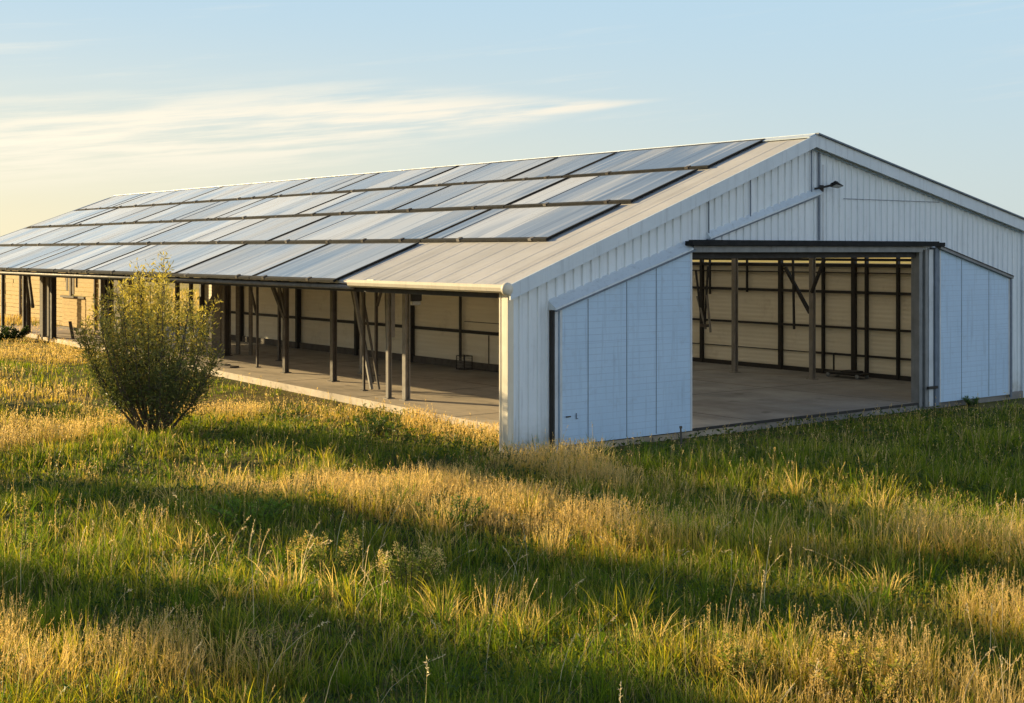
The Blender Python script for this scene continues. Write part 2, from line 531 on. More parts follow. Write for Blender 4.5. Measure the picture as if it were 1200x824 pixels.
# fascia along both rakes, near gable and far gable
def rake(va, vb, u, name='rake_fascia', drop=.23, mat='fascia'):
    za = roof_z(max(va, 0)) + min(va, 0) * .375 - max(va - W, 0) * .217
    zb = roof_z(max(min(vb, W), 0)) - max(vb - W, 0) * .217
    mb = MB()
    u0, u1 = u - .02, u + .02
    vs = [(va, u0, za - drop), (vb, u0, zb - drop), (vb, u0, zb + .03), (va, u0, za + .03), (va, u1, za - drop), (vb, u1, zb - drop), (vb, u1, zb + .03), (va, u1, za + .03)]
    mb.add(vs, [(0, 1, 2, 3), (4, 7, 6, 5), (0, 4, 5, 1), (1, 5, 6, 2), (2, 6, 7, 3), (3, 7, 4, 0)])
    return mb.build(name, M[mat], barn)


rake(-.13, APEX_V - .001, -.184); rake(APEX_V + .001, W + .13, -.184)
rake(-.13, APEX_V - .001, LEN + .16); rake(APEX_V + .001, W + .13, LEN + .16)
ed = MB()
ed.beam((APEX_V, -.21, APEX_Z + .048), (W + .15, -.21, roof_z(W) + .020), .10, .03)
ed.build('rake_edge', M['seam'], barn)
# thin strip drawing the shadow gap under the fascia
un = MB()
un.beam((0.05, -.035, roof_z(.05) - .245), (APEX_V, -.035, APEX_Z - .245), .03, .025)
un.beam((APEX_V, -.035, APEX_Z - .245), (W, -.035, roof_z(W) - .245), .03, .025)
un.build('fascia_shadow_line', M['joint'], barn)

# corner posts clad in cream sheet
cp = MB().box((-.07, -.05, -.35), (.055, .10, EAVE - .08)).box((-.05, .104, -.35), (.04, .17, EAVE - .10)).box((-.06, .174, -.35), (.055, .22, EAVE - .08))
cp.build('corner_trim', M['corner'], barn, .008)
MB().box((W - .06, -.05, -.35), (W + .06, .2, EAVE_R - .1)).build('corner_trim', M['fascia'], barn, .008)

# gutter by the corner (cream) and the eave rail beyond
gt = MB()
gprof = [(-.03, .07), (-.03, 0), (-.055, -.05), (-.12, -.062), (-.17, -.03), (-.185, .03), (-.185, .085), (-.165, .085), (-.16, .02), (-.11, -.035), (-.06, -.03), (-.045, .07)]
zg = EAVE - .10
ua, ub = -.17, 5.0
n = len(gprof)
gt.add([(v - .09, ua, zg + z) for v, z in gprof] + [(v - .09, ub, zg + z) for v, z in gprof], [(i, (i + 1) % n, n + (i + 1) % n, n + i) for i in range(n)] + [tuple(range(n))[::-1], tuple(range(n, 2 * n))])
go = gt.build('gutter', M['gutter'], barn)
cap = MB().lathe([(0, -.06), (.075, -.055), (.11, -.02), (.115, .03), (.09, .06), (0, .065)], (-.19, -.19, zg + .01), 16, 'y')
cap.build('end_cap', M['corner'], go, shade=True)
MB().box((-.265, 4.0, zg + .0), (-.21, 4.25, zg + .1)).build('gutter_joint', M['corner'], go, .01)
MB().tube([(-.13, 5.0, EAVE - .17), (-.13, LEN + .2, EAVE - .17)], .045, 10).build('eave_pipe', M['post_pale'], barn, shade=True)
MB().box((-.04, .3, EAVE - .26), (.06, LEN, EAVE - .11)).build('eave_beam', M['dark'], barn)
for u in np.arange(5.6, LEN, .9): MB().box((-.11, u, EAVE - .13), (-.05, u + .05, EAVE - .02)).build('rafter_tail', M['dark'], barn)

# ------------------------------------------------------------------ gable details
def plate(poly, u0, u1):
    """A flat polygon in the (v, z) plane, extruded from u0 to u1."""
    k = len(poly)
    vs = [(v, u0, z) for v, z in poly] + [(v, u1, z) for v, z in poly]
    return MB().add(vs, [tuple(range(k)), tuple(range(k, 2 * k))[::-1]] + [(i, k + i, k + (i + 1) % k, (i + 1) % k) for i in range(k)])


def leaf(poly, seams, hseams, handle):
    lf = plate(poly, -.15, -.09).build('door_leaf', M['leaf'], barn)
    zt = lambda v: poly[3][1] + (poly[2][1] - poly[3][1]) * (v - poly[3][0]) / (poly[2][0] - poly[3][0])
    for s in seams:
        MB().box((s - .007, -.154, poly[0][1] + .02), (s + .007, -.148, zt(s) - .03)).build('seam', M['seam'], lf)
    a, b_ = poly[0][0], poly[1][0]
    MB().box((a + .001, -.156, poly[0][1]), (a + .05, -.147, min(zt(a), zt(a + .05)) - .01)).build('edge_trim', M['leaf_edge'], lf)
    MB().box((b_ - .05, -.156, poly[0][1]), (b_ - .001, -.147, min(zt(b_ - .05), zt(b_)) - .01)).build('edge_trim', M['leaf_edge'], lf)
    h = MB()
    for z in hseams: h.box((a + .06, -.1525, z - .004), (b_ - .06, -.149, z + .004))
    for z in np.arange(.13, 3.3, .118):
        # fine board joints, stopping where the sloping head cuts them
        va, vb = a + .055, b_ - .055
        slope = (zt(b_) - zt(a)) / (b_ - a)
        if z > min(zt(va), zt(vb)) - .05:
            cut = a + (z + .06 - zt(a)) / slope
            if slope > 0: va = max(va, cut)
            else: vb = min(vb, cut)
        if vb - va > .1: h.box((va, -.1515, z - .006), (vb, -.149, z + .006))
    h.build('board_joints', M['joint'], lf)
    if handle:
        MB().box((1.13, -.18, .47), (1.23, -.156, .49)).build('bolt', M['dark'], lf)
        MB().box((1.36, -.17, .44), (1.374, -.156, .53)).box((1.36, -.172, .425), (1.40, -.156, .438)).build('handle', M['seam'], lf)
    return lf


leaf([(1.0, -.02), (4.26, -.02), (4.26, 3.40), (1.0, 2.37)], [1.65, 2.58, 3.32], [.95, 1.75], True)
leaf([(12.13, -.03), (14.93, -.03), (14.93, 2.74), (12.13, 3.44)], [12.98, 14.07], [.75, 1.6, 2.32], False)

fl = MB()
def flash(a, b_, depth=.20, h=.13):
    (va, za), (vb, zb) = a, b_
    vs = [(va, 0.02, za + h), (vb, .02, zb + h), (va, -depth, za), (vb, -depth, zb), (va, -depth, za - .035), (vb, -depth, zb - .035), (va, .02, za - .035), (vb, .02, zb - .035)]
    return MB().add(vs, [(0, 2, 3, 1), (2, 4, 5, 3), (4, 6, 7, 5), (0, 6, 4, 2), (1, 3, 5, 7)])


flash((.84, 2.40), (4.22, 3.455), .23, .15).build('door_flashing', M['fascia'], barn)
flash((4.80, 3.66), (8.10, 4.62), .12, .13).build('door_flashing', M['fascia'], barn)
MB().beam((4.75, -.07, 3.60), (8.06, -.07, 4.555), .04, .05).build('flashing_edge', M['seam'], barn)
MB().beam((.86, -.20, 2.352), (4.3, -.20, 3.42), .05, .035).build('flashing_edge', M['seam'], barn)
MB().beam((12.06, -.16, 3.475), (14.97, -.16, 2.76), .15, .055).build('door_flashing', M['grey_steel'], barn)
MB().beam((12.06, -.17, 3.515), (14.97, -.17, 2.795), .15, .022).build('flashing_edge', M['dark'], barn)

# door posts
MB().box((.86, -.13, -.3), (.90, -.03, 2.38)).build('door_post', M['dark'], barn)
MB().box((.91, -.12, -.3), (.985, -.03, 2.36)).build('door_post', M['leaf_edge'], barn)
MB().box((14.95, -.16, -.1), (15.03, -.03, 2.80)).build('door_post', M['seam'], barn)
MB().box((15.06, -.10, -.1), (15.12, -.03, 2.72)).build('door_post', M['grey_steel'], barn)
# right jamb: stacked vertical channels with a latch
jm = MB().box((11.45, -.10, -.1), (11.57, .12, 3.42)).box((11.62, -.14, -.1), (11.72, .10, 3.42))
jo = jm.build('door_jamb', M['grey_steel'], barn, .006)
MB().box((11.77, -.13, -.1), (11.93, -.0, 3.43)).build('jamb_sheet', M['leaf_edge'], jo)
MB().box((11.95, -.17, -.1), (12.09, -.03, 3.47)).build('jamb_channel', M['seam'], jo, .006)
MB().box((11.64, -.21, .30), (12.0, -.17, .36)).build('latch', M['dark'], jo)
# header: dark track over a grey beam
hd = MB().box((4.12, -.30, 3.50), (12.14, -.10, 3.585)).build('door_track', M['black'], barn, .006)
MB().box((4.30, -.24, 3.585), (12.0, -.02, 3.61)).build('track_cover', M['black'], hd)
MB().box((4.26, -.20, 3.37), (11.45, -.03, 3.497)).build('header_beam', M['grey_steel'], barn, .006)
MB().box((4.26, -.02, 3.25), (11.45, .10, 3.41)).build('header_beam', M['dark'], barn, .006)
# seams of the gable sheet
for v, z0, w in ((8.10, 3.62, .05), (7.86, 4.62, .022), (4.83, 3.72, .018), (6.01, 4.02, .016)):
    MB().box((v - w / 2, -.045, z0), (v + w / 2, -.03, roof_z(v) - .26)).build('cladding_seam', M['seam'], barn)

MB().box((8.2, -.036, 3.62), (8.26, -.03, 5.2)).build('cladding_seam', M['leaf_edge'], barn)
MB().box((8.9, -.034, 4.50), (12.3, -.026, 4.512)).build('sheet_lap', M['seam'], barn)

# ------------------------------------------------------------------ inside
# partition along the barn, cream lining on dark framing
PV = 8.62
pw = MB().box((PV, 8.3, 0.0), (PV + .08, 31.4, 4.9))
pwo = pw.build('partition_wall', M['lining'], barn)
for z, t in ((1.06, .09), (2.62, .08)):
    MB().box((PV - .075, 8.3, z - t / 2), (PV - .002, 31.4, z + t / 2)).build('girt', M['dark'], pwo)
MB().box((PV - .09, 8.3, 0), (PV - .003, 31.4, .20)).build('skirting', M['post'], pwo)  # skirting raised to stand in for the shadow along the wall foot
for u in (31.2, 27.74, 23.29, 19.3, 16.1, 8.4):
    MB().box((PV - .17, u - .07, 0), (PV - .01, u + .07, 4.9)).build('column', M['dark'], pwo)
# framed door in the partition
dr = MB()
dr.box((PV - .10, 11.5, .0), (PV - .08, 13.5, .02))
dr.box((PV - .12, 13.44, .13), (PV - .08, 13.53, 2.14)); dr.box((PV - .12, 10.6, 2.08), (PV - .08, 13.53, 2.16)); dr.box((PV - .12, 10.6, .13), (PV - .08, 10.68, 2.14))
dr.build('door_frame', M['dark'], pwo)
MB().box((PV - .03, 12.2, .14), (PV - .005, 12.22, 1.0)).build('panel_joint', M['post'], pwo)
MB().box((PV - .02, 10.6, 1.34), (PV - .005, 13.4, 1.36)).build('panel_joint', M['post'], pwo)

# right wall with lining, girts, an open slot above it
RV = W - .14
rw = MB().box((RV, .25, -.02), (RV + .06, 30.5, 3.06)).build('side_wall', M['lining'], barn)
MB().box((RV + .064, .0, -.3), (RV + .12, 30.5, 3.06)).build('outer_cladding', M['cladding'], rw)
for z, t in ((2.27, .075), (1.30, .06), (3.0, .09), (2.80, .03)):
    MB().box((RV - .10, .3, z - t / 2), (RV - .003, 30.5, z + t / 2)).build('girt', M['dark'], rw)
MB().box((RV - .06, .3, .53), (RV - .003, 6.3, .59)).build('girt', M['dark'], rw)
MB().box((RV - .04, 6.3, .545), (RV - .003, 12.5, .57)).build('girt', M['dark'], rw)
MB().box((RV - .08, .3, 0), (RV - .004, 30.5, .12)).build('skirting', M['dark'], rw)
for u, w in ((7.47, .11), (4.88, .12), (5.93, .05), (4.46, .06), (3.45, .06), (10.6, .09), (1.6, .12), (13.2, .12), (17, .16), (21, .16), (25, .16), (30.2, .16)):
    MB().box((RV - .12, u - w / 2, 0), (RV - .012, u + w / 2, 4.0)).build('column', M['dark'], rw)
for u in (9.2, 8.7, 10.2):
    MB().box((RV - .15, u - .03, 2.05 + .2 * (u % 1)), (RV - .105, u + .03, 3.3)).build('hanger', M['dark'], rw)
# ties along the top of the doorway bay
for v, z in ((12.6, 3.34), (14.6, 3.13)):
    MB().box((v - .04, .4, z), (v + .04, 30, z + .07)).build('purlin', M['dark'], barn)

# free standing posts
def post(v, u, w=.17, mat='post', top_z=None, name='post', d=None):
    zt = (top_z if top_z else roof_z(v) - .08)
    d = d or w
    mb = MB()
    t = w * .2                                     # rolled steel section: two flanges and a web
    mb.box((v - d / 2, u - w / 2, 0), (v - d / 2 + t, u + w / 2, zt)); mb.box((v + d / 2 - t, u - w / 2, 0), (v + d / 2, u + w / 2, zt))
    mb.box((v - d / 2 + t, u - t / 2, 0), (v + d / 2 - t, u + t / 2, zt))
    mb.box((v - d / 2 - .05, u - w / 2 - .05, 0), (v + d / 2 + .05, u + w / 2 + .05, .02))
    return mb.build(name, M[mat], barn)


posts = [(2.68, 7.37, .135, 'post_pale'), (2.56, 7.92, .10, 'post_pale'), (3.56, 12.19, .135, 'post'), (3.73, 15.13, .135, 'post'),
         (5.06, 21.72, .22, 'post'), (5.5, 22.6, .16, 'post'), (3.4, 20.7, .10, 'post'), (5.33, 13.67, .12, 'post_pale'), (3.65, 34.1, .16, 'post'), (3.3, 36.6, .12, 'post'), (3.0, 9.75, .055, 'post'), (5.3, 12.9, .07, 'post'), (3.9, 17.2, .06, 'post'), (4.6, 24.5, .12, 'post'), (5.5, 18.9, .08, 'post'),
         (2.9, 38.1, .11, 'post'), (5.87, 34.55, .24, 'post'), (5.6, 34.2, .16, 'post_pale'), (5.9, 33.5, .22, 'post'), (6.3, 32.9, .2, 'post'),
         (4.4, 30.1, .18, 'post'), (4.4, 27.2, .18, 'post'), (4.0, 38.3, .16, 'post'), (8.0, 38.3, .16, 'post'), (12.0, 38.3, .16, 'post'), (15.4, 38.3, .16, 'post'), (15.4, 34.3, .16, 'post')]
for v, u, w, mt in posts: post(v, u, w, mt)
post(13.75, 7.6, .13, 'post_pale'); post(13.91, 4.98, .125, 'post_pale')
# boards round the wide timber post on the far side
MB().box((3.50, 34.25, 0), (3.62, 34.62, 3.9)).build('timber_boarding', M['timber'], barn)
MB().box((3.40, 34.66, 0), (3.52, 35.02, 3.95)).build('timber_boarding', M['timber'], barn)
MB().box((3.45, 33.75, 0), (3.6, 33.95, 3.9)).build('timber_boarding', M['dark'], barn)
# long beams carrying the posts
for v, u0, u1 in ((3.62, .2, LEN), (13.9, .3, 30), (5.4, 12, LEN)):
    z = roof_z(v) - .22
    MB().box((v - .07, u0, z), (v + .07, u1, z + .13)).build('purlin', M['dark'], barn)
for u in (4.9, 12.2, 18.6, 25.0, 31.3, 38.3):
    rf = MB().beam((.1, u, roof_z(.1) - .16), (APEX_V, u, APEX_Z - .16), .12, .18).beam((APEX_V, u, APEX_Z - .16), (W - .1, u, roof_z(W) - .16), .12, .18)
    rf.build('rafter', M['dark'], barn)

# braces
for p, q, w, mt in [((3.42, 11.0, 2.46), (3.30, 9.86, .16), .09, 'post'), ((3.30, 10.75, 2.5), (3.2, 9.72, .02), .07, 'post_pale'),
                ((3.6, 15.85, 2.62), (3.68, 15.08, 1.5), .09, 'post'), ((3.6, 15.35, 2.6), (3.66, 15.02, 1.62), .06, 'post'),
                ((3.5, 18.55, 2.62), (3.4, 19.85, 1.2), .12, 'post'), ((3.7, 19.0, 2.6), (3.3, 20.3, .9), .08, 'post'),
                ((3.5, 36.9, 2.9), (3.55, 36.3, 1.1), .10, 'post'), ((3.6, 37.3, 2.9), (3.5, 36.75, .02), .09, 'post'),
                ((13.9, 5.9, 2.95), (13.9, 5.05, 1.75), .08, 'dark'), ((13.7, 4.4, 3.2), (13.85, 4.95, 2.3), .07, 'dark'), ((13.8, 5.55, 3.3), (13.85, 5.55, 1.3), .05, 'dark'),
                ((3.0, 9.9, 2.6), (3.25, 9.45, .03), .045, 'post'), ((3.9, 17.9, 2.8), (3.9, 17.25, 1.55), .06, 'post'), ((5.3, 12.2, 3.2), (5.3, 12.85, 1.9), .06, 'post'),
                ((3.35, 9.02, 2.7), (3.35, 9.02, 1.32), .10, 'post_pale'), ((3.35, 9.3, 2.7), (3.35, 9.24, 1.28), .06, 'post')]:
    MB().beam(p, q, w).build('brace', M[mt], barn)

# half height plank wall with rails on the far open bays
pk = MB()
for i in range(8):
    z0 = .26 + i * .15
    pk.box((5.20 + .004 * (i % 3), 34.95, z0 + .004), (5.235 + .004 * (i % 3), 37.65, z0 + .146))
pko = pk.build('plank_wall', M['plank'], barn)
MB().box((5.12, 34.9, 1.46), (5.2, 37.7, 1.54)).box((5.12, 34.9, .14), (5.2, 37.7, .25)).build('rail', M['timber'], pko)
hb = MB()
for u, w, z0 in ((36.95, .22, 1.75), (36.55, .16, 1.55), (36.2, .2, 1.62), (35.8, .14, 1.9)): hb.box((5.14, u - w / 2, z0), (5.17, u + w / 2, 4.2))
hb.build('hanging_boards', M['timber'], pko)
# weathered plank fence running on from the back of the far bays
t = empty('plank_fence', world(6.7, 43.0, 0), RZ)
tag(t, 'golden weathered plank fence seen between the posts of the far bays', 'fence')
for i in range(13):
    z0 = .03 + i * .198
    bd = MB(); u = -8.3
    while u < 10.5:
        L_ = random.uniform(2.2, 4.2)
        o_ = random.uniform(-.012, .012)
        bd.box((o_, u, z0 + random.uniform(0, .012)), (o_ + .028, min(u + L_, 10.5) - .008, z0 + .178 + random.uniform(0, .014)))
        u += L_
    bd.build('plank', M['plank'], t)
for u in (-8.2, -5.2, -2.2, .8, 4.9, 7.6, 10.3): MB().box((-.10, u - .05, -.4), (-.014, u + .05, 2.62)).build('post', M['timber'], t)
ap = MB()
ap.add([(-3.0, -4.39, .0), (-.02, -4.39, .0), (-.02, 9.0, .0), (-2.4, 9.0, 0), (-3.0, -4.39, -.3), (-.02, -4.39, -.3), (-.02, 9.0, -.3), (-2.4, 9.0, -.3)], [(0, 1, 2, 3), (0, 4, 5, 1), (1, 5, 6, 2), (2, 6, 7, 3), (3, 7, 4, 0)])
a_ = ap.build('concrete_apron', M['concrete']); a_.location = t.location; a_.rotation_euler = (0, 0, RZ)
tag(a_, kind='structure')

# dark boarding near the bush, on both sides of it
for u0, u1 in ((32.2, 33.3), (33.45, 33.6), (31.4, 31.9), (22.9, 23.2), (22.2, 22.45), (23.6, 24.3), (21.3, 21.5)):
    MB().box((5.75, u0, 0), (5.80, u1, 4.6)).build('timber_boarding', M['timber'], barn)

# ------------------------------------------------------------------ solar panels, four rows
SL = math.atan2(APEX_Z - EAVE, APEX_V)
rows = [('top', (6.02, 7.74), [1.1, 5.75, 8.0, 12.35, 16.5, 20.6, 27.4, 34.2, 38.2]),
        ('second', (4.02, 5.86), [1.25, 5.35, 10.1, 15.1, 20.4, 27.0, 33.0, 38.3]),
        ('third', (2.0, 3.86), [1.4, 5.65, 12.8, 16.3, 21.6, 29.3, 38.4]),
        ('bottom', (-.20, 1.84), [5.55, 9.3, 13.6, 20.0, 26.0, 32.0, 38.4])]
ordw = ['', 'second', 'third', 'fourth', 'fifth', 'sixth', 'seventh', 'eighth']
rowlabel = {'top': 'top row along the ridge', 'second': 'second row below the ridge', 'third': 'third row below the ridge', 'bottom': 'bottom row along the eave'}
for rn, (va, vb), us in rows:
    np_ = len(us) - 1
    for i in range(np_):
        u0, u1 = us[i], us[i + 1]
        gap = .05 if i else 0
        vm, um = (va + vb) / 2, (u0 + u1) / 2
        zc = EAVE + (APEX_Z - EAVE) * vm / APEX_V
        p = empty('solar_panel', world(vm, um, zc))
        p.rotation_euler = (0, -SL, RZ)
        hx, hy = (vb - va) / 2 / math.cos(SL), (u1 - u0) / 2
        y0, y1 = -hy + gap, hy - .05
        zt = random.uniform(.058, .072)
        zb = .028
        f = MB()
        f.box((-hx, y0, zb), (-hx + .05, y1, zt)).box((hx - .04, y0, zb), (hx, y1, zt)).box((-hx + .05, y0, zb), (hx - .04, y0 + .045, zt)).box((-hx + .05, y1 - .03, zb), (hx - .04, y1, zt))
        f.build('frame', M['black'], p)
        # glass in strips running down the slope, each of its own tone, with thin dark bars between
        gl, cols_, y = MB(), [], y0 + .045
        ye = y1 - .03
        while y < ye - .02:
            wd_ = random.choice((.7, 1.0, 1.4, 2.0)) * random.uniform(.85, 1.15)
            yn = ye if ye - (y + wd_) < .35 else y + wd_
            gl.box((-hx + .05, y, zb + .004), (hx - .04, yn - .0005, zt - .006 + random.uniform(-.002, .002)))
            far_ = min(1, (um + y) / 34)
            tone = random.random() * .78 + far_ * .60  # random tone, plus a sky reflection painted in as paler far strips
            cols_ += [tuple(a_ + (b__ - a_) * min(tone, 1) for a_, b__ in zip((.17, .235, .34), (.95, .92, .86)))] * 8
            if yn < ye and random.random() < .3:
                bw = random.choice((.008, .012, .02))
                MB().box((-hx + .05, yn - bw, zt - .004), (hx - .04, yn + bw, zt + .004)).build('glazing_bar', M['seam'], p)
            y = yn
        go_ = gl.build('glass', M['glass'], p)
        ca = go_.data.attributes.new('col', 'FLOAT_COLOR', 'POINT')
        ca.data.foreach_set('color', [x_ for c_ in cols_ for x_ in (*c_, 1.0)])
        rl = MB().box((-hx - .07, y0 - .03, .02), (-hx - .004, y1 + .03, .07))
        rl.build('mounting_rail', M['black'], p)
        k = max(2, int((u1 - u0) / 1.6))
        for j in range(k):
            y = y0 + (j + random.uniform(.2, .8)) * (y1 - y0) / k
            MB().box((-hx - .08, y - .05, .03), (-hx + .03, y + .05, random.uniform(.075, .10))).build('clamp', M['post'] if random.random() < .7 else M['post_pale'], p)
        if i == 0: e = 'at the right end of the'
        elif i == np_ - 1: e = 'at the far left end of the'
        else: e = ordw[i] + ' from the right in the'
        wd = 'wide' if u1 - u0 > 5.2 else ('narrow' if u1 - u0 < 3 else 'streaky')
        tag(p, f'{wd} blue-grey roof panel {e} {rowlabel[rn]}', 'solar panel', 'solar panels on the barn roof')

# ------------------------------------------------------------------ small things on and in the barn
def barn_thing(name, v, u, z, rz=0.0): return empty(name, world(v, u, z), RZ + rz)


t = barn_thing('floodlight', 8.15, -.03, 4.72)
tag(t, 'black floodlight on a short bracket high on the gable wall', 'lamp')
MB().box((-.06, -.05, -.1), (.06, -.005, .06)).build('wall_plate', M['dark'], t)
MB().tube([(-.28, -.05, -.04), (-.1, -.16, .0), (.1, -.26, .05)], .028, 8).build('arm', M['dark'], t)
hd_ = MB().add([(-.19, -.12, -.02), (.19, -.09, -.02), (.19, .09, -.02), (-.19, .12, -.02), (-.13, -.08, .07), (.13, -.05, .04), (.13, .05, .04), (-.13, .08, .07)],
               [(0, 3, 2, 1), (4, 5, 6, 7), (0, 1, 5, 4), (1, 2, 6, 5), (2, 3, 7, 6), (3, 0, 4, 7)]).build('head', M['black'], t, .012)
hd_.location = (.27, -.28, .05); hd_.rotation_euler = (R(-18), R(6), R(8))
MB().box((-.14, -.07, -.028), (.14, .06, -.0205)).build('lens', M['lampglass'], hd_)
MB().tube([(.1, -.27, .09), (.2, -.29, .15), (.32, -.28, .13)], .012, 6).build('bracket', M['black'], t)
t.scale = (.85, .85, .85)

t = barn_thing('hanging_lantern', 3.4, 8.15, 2.10)
tag(t, 'small dark lantern box hanging under the eave beside the pale posts', 'lantern')
MB().tube([(0, 0, .5), (0, 0, 1.9)], .012, 6).build('cable', M['dark'], t)
MB().box((-.14, -.14, .12), (.14, .14, .44)).box((-.10, -.10, .44), (.10, .10, .50)).build('housing', M['dark'], t, .02)
MB().box((-.12, -.12, .02), (.12, .12, .118)).build('diffuser', M['lampglass'], t, .015)

t = barn_thing('wire_crate', 8.28, 12.95, 0.0)
tag(t, 'small open wire crate standing on the floor against the cream partition', 'crate')
fr = MB()
for x in (-.2, .2):
    for y in (-.3, .3): fr.box((x - .015, y - .015, 0), (x + .015, y + .015, .5))
for z in (.02, .49):
    for x in (-.2, .2): fr.box((x - .012, -.3, z - .012), (x + .012, .3, z + .012))
    for y in (-.3, .3): fr.box((-.2, y - .012, z - .012), (.2, y + .012, z + .012))
fr.build('frame', M['dark'], t)
wr = MB()
for k in range(1, 6):
    y = -.3 + k * .1
    for x in (-.2, .2): wr.tube([(x, y, .02), (x, y, .48)], .006, 5)
for k in range(1, 5):
    for x in (-.2, .2): wr.tube([(x, -.29, k * .1), (x, .29, k * .1)], .006, 5)
wr.build('wire_mesh', M['post_pale'], t)
t.scale = (.7, .62, .8)

t = barn_thing('hand_trolley', 15.0, 4.7, 0.0)
tag(t, 'low dark trolley with an upright handle beside the right interior wall', 'trolley')
MB().box((-.22, -.6, .10), (.22, .6, .15)).box((-.18, -.4, .15), (.18, .1, .20)).build('deck', M['dark'], t, .02)
MB().tube([(0, .45, .14), (0, .45, .62)], .026, 8).tube([(-.1, .45, .62), (.1, .45, .62)], .022, 8).build('handle', M['dark'], t)
for y in (-.48, .48):
    for x in (-.2, .2):
        MB().lathe([(0, -.025), (.05, -.025), (.065, -.015), (.065, .015), (.05, .025), (0, .025)], (x, y, .065), 16, 'x').build('wheel', M['grey_steel'], t, shade=True)

t = barn_thing('pipe_bundle', 14.6, 9.6, 1.1)
tag(t, 'bundle of thin dark pipes hanging by the left edge of the gable doorway', 'pipes')
for a, b_ in (((0, 0, .0), (.0, -.15, 1.85)), ((0, .1, .15), (0, .35, 1.7)), ((0, -.05, .0), (0, .3, .95)), ((0, -.25, -.1), (0, -.1, 1.0))):
    MB().tube([a, b_], .035, 8).build('pipe', M['dark'] if a[1] >= 0 else M['post_pale'], t)
MB().box((-.06, -.12, .05), (.06, .14, .14)).build('strap', M['post'], t)

t = barn_thing('loose_board', 3.2, 18.0, .0, .2)
tag(t, 'short dark board lying flat on the concrete floor behind the bush', 'board')
MB().box((-.16, -.55, .003), (.16, .5, .05)).box((-.1, -.2, .052), (.12, .3, .08)).build('plank', M['timber'], t, .006)

wp = world(4.1, 33.3)
t = empty('leaning_plank', (wp.x, wp.y, 0), RZ)
tag(t, 'weathered plank leaning on the edge of the pale slab left of the bush', 'plank')
MB().beam((-.15, -.55, -.05), (.1, .55, .62), .12, .04).build('plank', M['timber'], t)

p = (3.02, 23.85)
t = empty('stake', (p[0], p[1], float(ground_h(*p)) - .1))
tag(t, 'thin rusty stake in the grass before the left door leaf', 'stake')
MB().tube([(0, 0, 0), (.01, 0, .3), (.0, .01, .52)], [.018, .02, .016], 7).box((-.022, -.022, .5), (.024, .028, .54)).build('rod', M['post'], t)

# ------------------------------------------------------------------ grass
def in_barn(x, y, pad=0.0):
    v, u = local_vu(x, y)
    e = 1.5 + .062 * np.clip(u, 0, None)
    return (v > e - pad) & (v < W + pad) & (u > -.09 - pad) & (u < LEN + pad)


def place(n, y0, y1, margin=1.25, extra=1.5):
    y = rng.uniform(y0, y1, n * 2)
    half = (.384 * y * margin + extra)
    hm = .384 * y1 * margin + extra
    x = rng.uniform(-hm, hm, n * 2)
    k = (np.abs(x) < half) & ~in_barn(x, y)
    return x[k][:n], y[k][:n]


def lerp(a, b, t): return np.asarray(a)[None, :] * (1 - t)[:, None] + np.asarray(b)[None, :] * t[:, None]


# three rows of unseen trees added for their shadow bands; (x, y) is where each crown throws its shadow
SHADOW_TREES = [(-.3, 20.9), (1.7, 18.7), (3.5, 16.4), (5.1, 13.9),
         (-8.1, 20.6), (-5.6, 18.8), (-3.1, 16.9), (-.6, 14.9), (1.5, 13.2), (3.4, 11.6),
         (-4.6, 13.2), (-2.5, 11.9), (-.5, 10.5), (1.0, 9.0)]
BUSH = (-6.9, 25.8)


def shade_mask(x, y):
    """How much a spot lies in the evening shade of the trees and the bush, where shade is painted in as greener grass."""
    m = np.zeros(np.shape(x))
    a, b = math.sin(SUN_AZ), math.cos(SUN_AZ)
    for (cx, cy), hl, hw in [(p, 2.5, .68) for p in SHADOW_TREES] + [((BUSH[0] - a * 6.5, BUSH[1] - b * 6.5), 6.0, 1.3)]:
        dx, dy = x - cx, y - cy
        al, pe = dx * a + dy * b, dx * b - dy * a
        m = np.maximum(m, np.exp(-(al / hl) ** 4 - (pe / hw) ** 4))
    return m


def fields(x, y):
    """lush, dry and height maps of the meadow (dry also carries painted lit and shaded bands)."""
    dry = vnoise(x, y, 3.6, 21) * .45 + vnoise(x, y, .95, 22) * .38 + vnoise(x, y, .4, 26) * .17
    c = .60 * x + .80 * y
    dry = dry + .11 * np.exp(-((c - 14.2) / 2.2) ** 2) + .05 * np.exp(-((c - 16.8) / 1.0) ** 2) - .10 * smooth(11.5, 9.0, y) * smooth(2, -2, x)
    dry = dry - .35 * smooth(17.3, 19.5, c) * smooth(0, 3, x)
    dry = dry + .26 * np.exp(-((c - 17.2 + .38 * (x - .5)) / .8) ** 2) * smooth(-.5, 1.0, x) + .13 * np.exp(-((c - 14.0 + .2 * (x - 1)) / .9) ** 2) * smooth(0, 1.5, x)  # sunlit bands painted in as extra straw
    dry = dry + .22 * np.exp(-((x - .6) / 1.5) ** 2 - ((y - 22.0) / 1.1) ** 2)
    dry = dry - .20 * shade_mask(x, y)  # shadow bands painted in as less straw
    ht = vnoise(x, y, 2.6, 23) * .6 + vnoise(x, y, .8, 24) * .4
    v, u = local_vu(x, y)
    near = np.clip(np.maximum(-v * (u > 0), -u * (u <= 0)), 0, 9)
    ht = ht * (.20 + .80 * smooth(.1, 2.4, near))
    return dry, ht


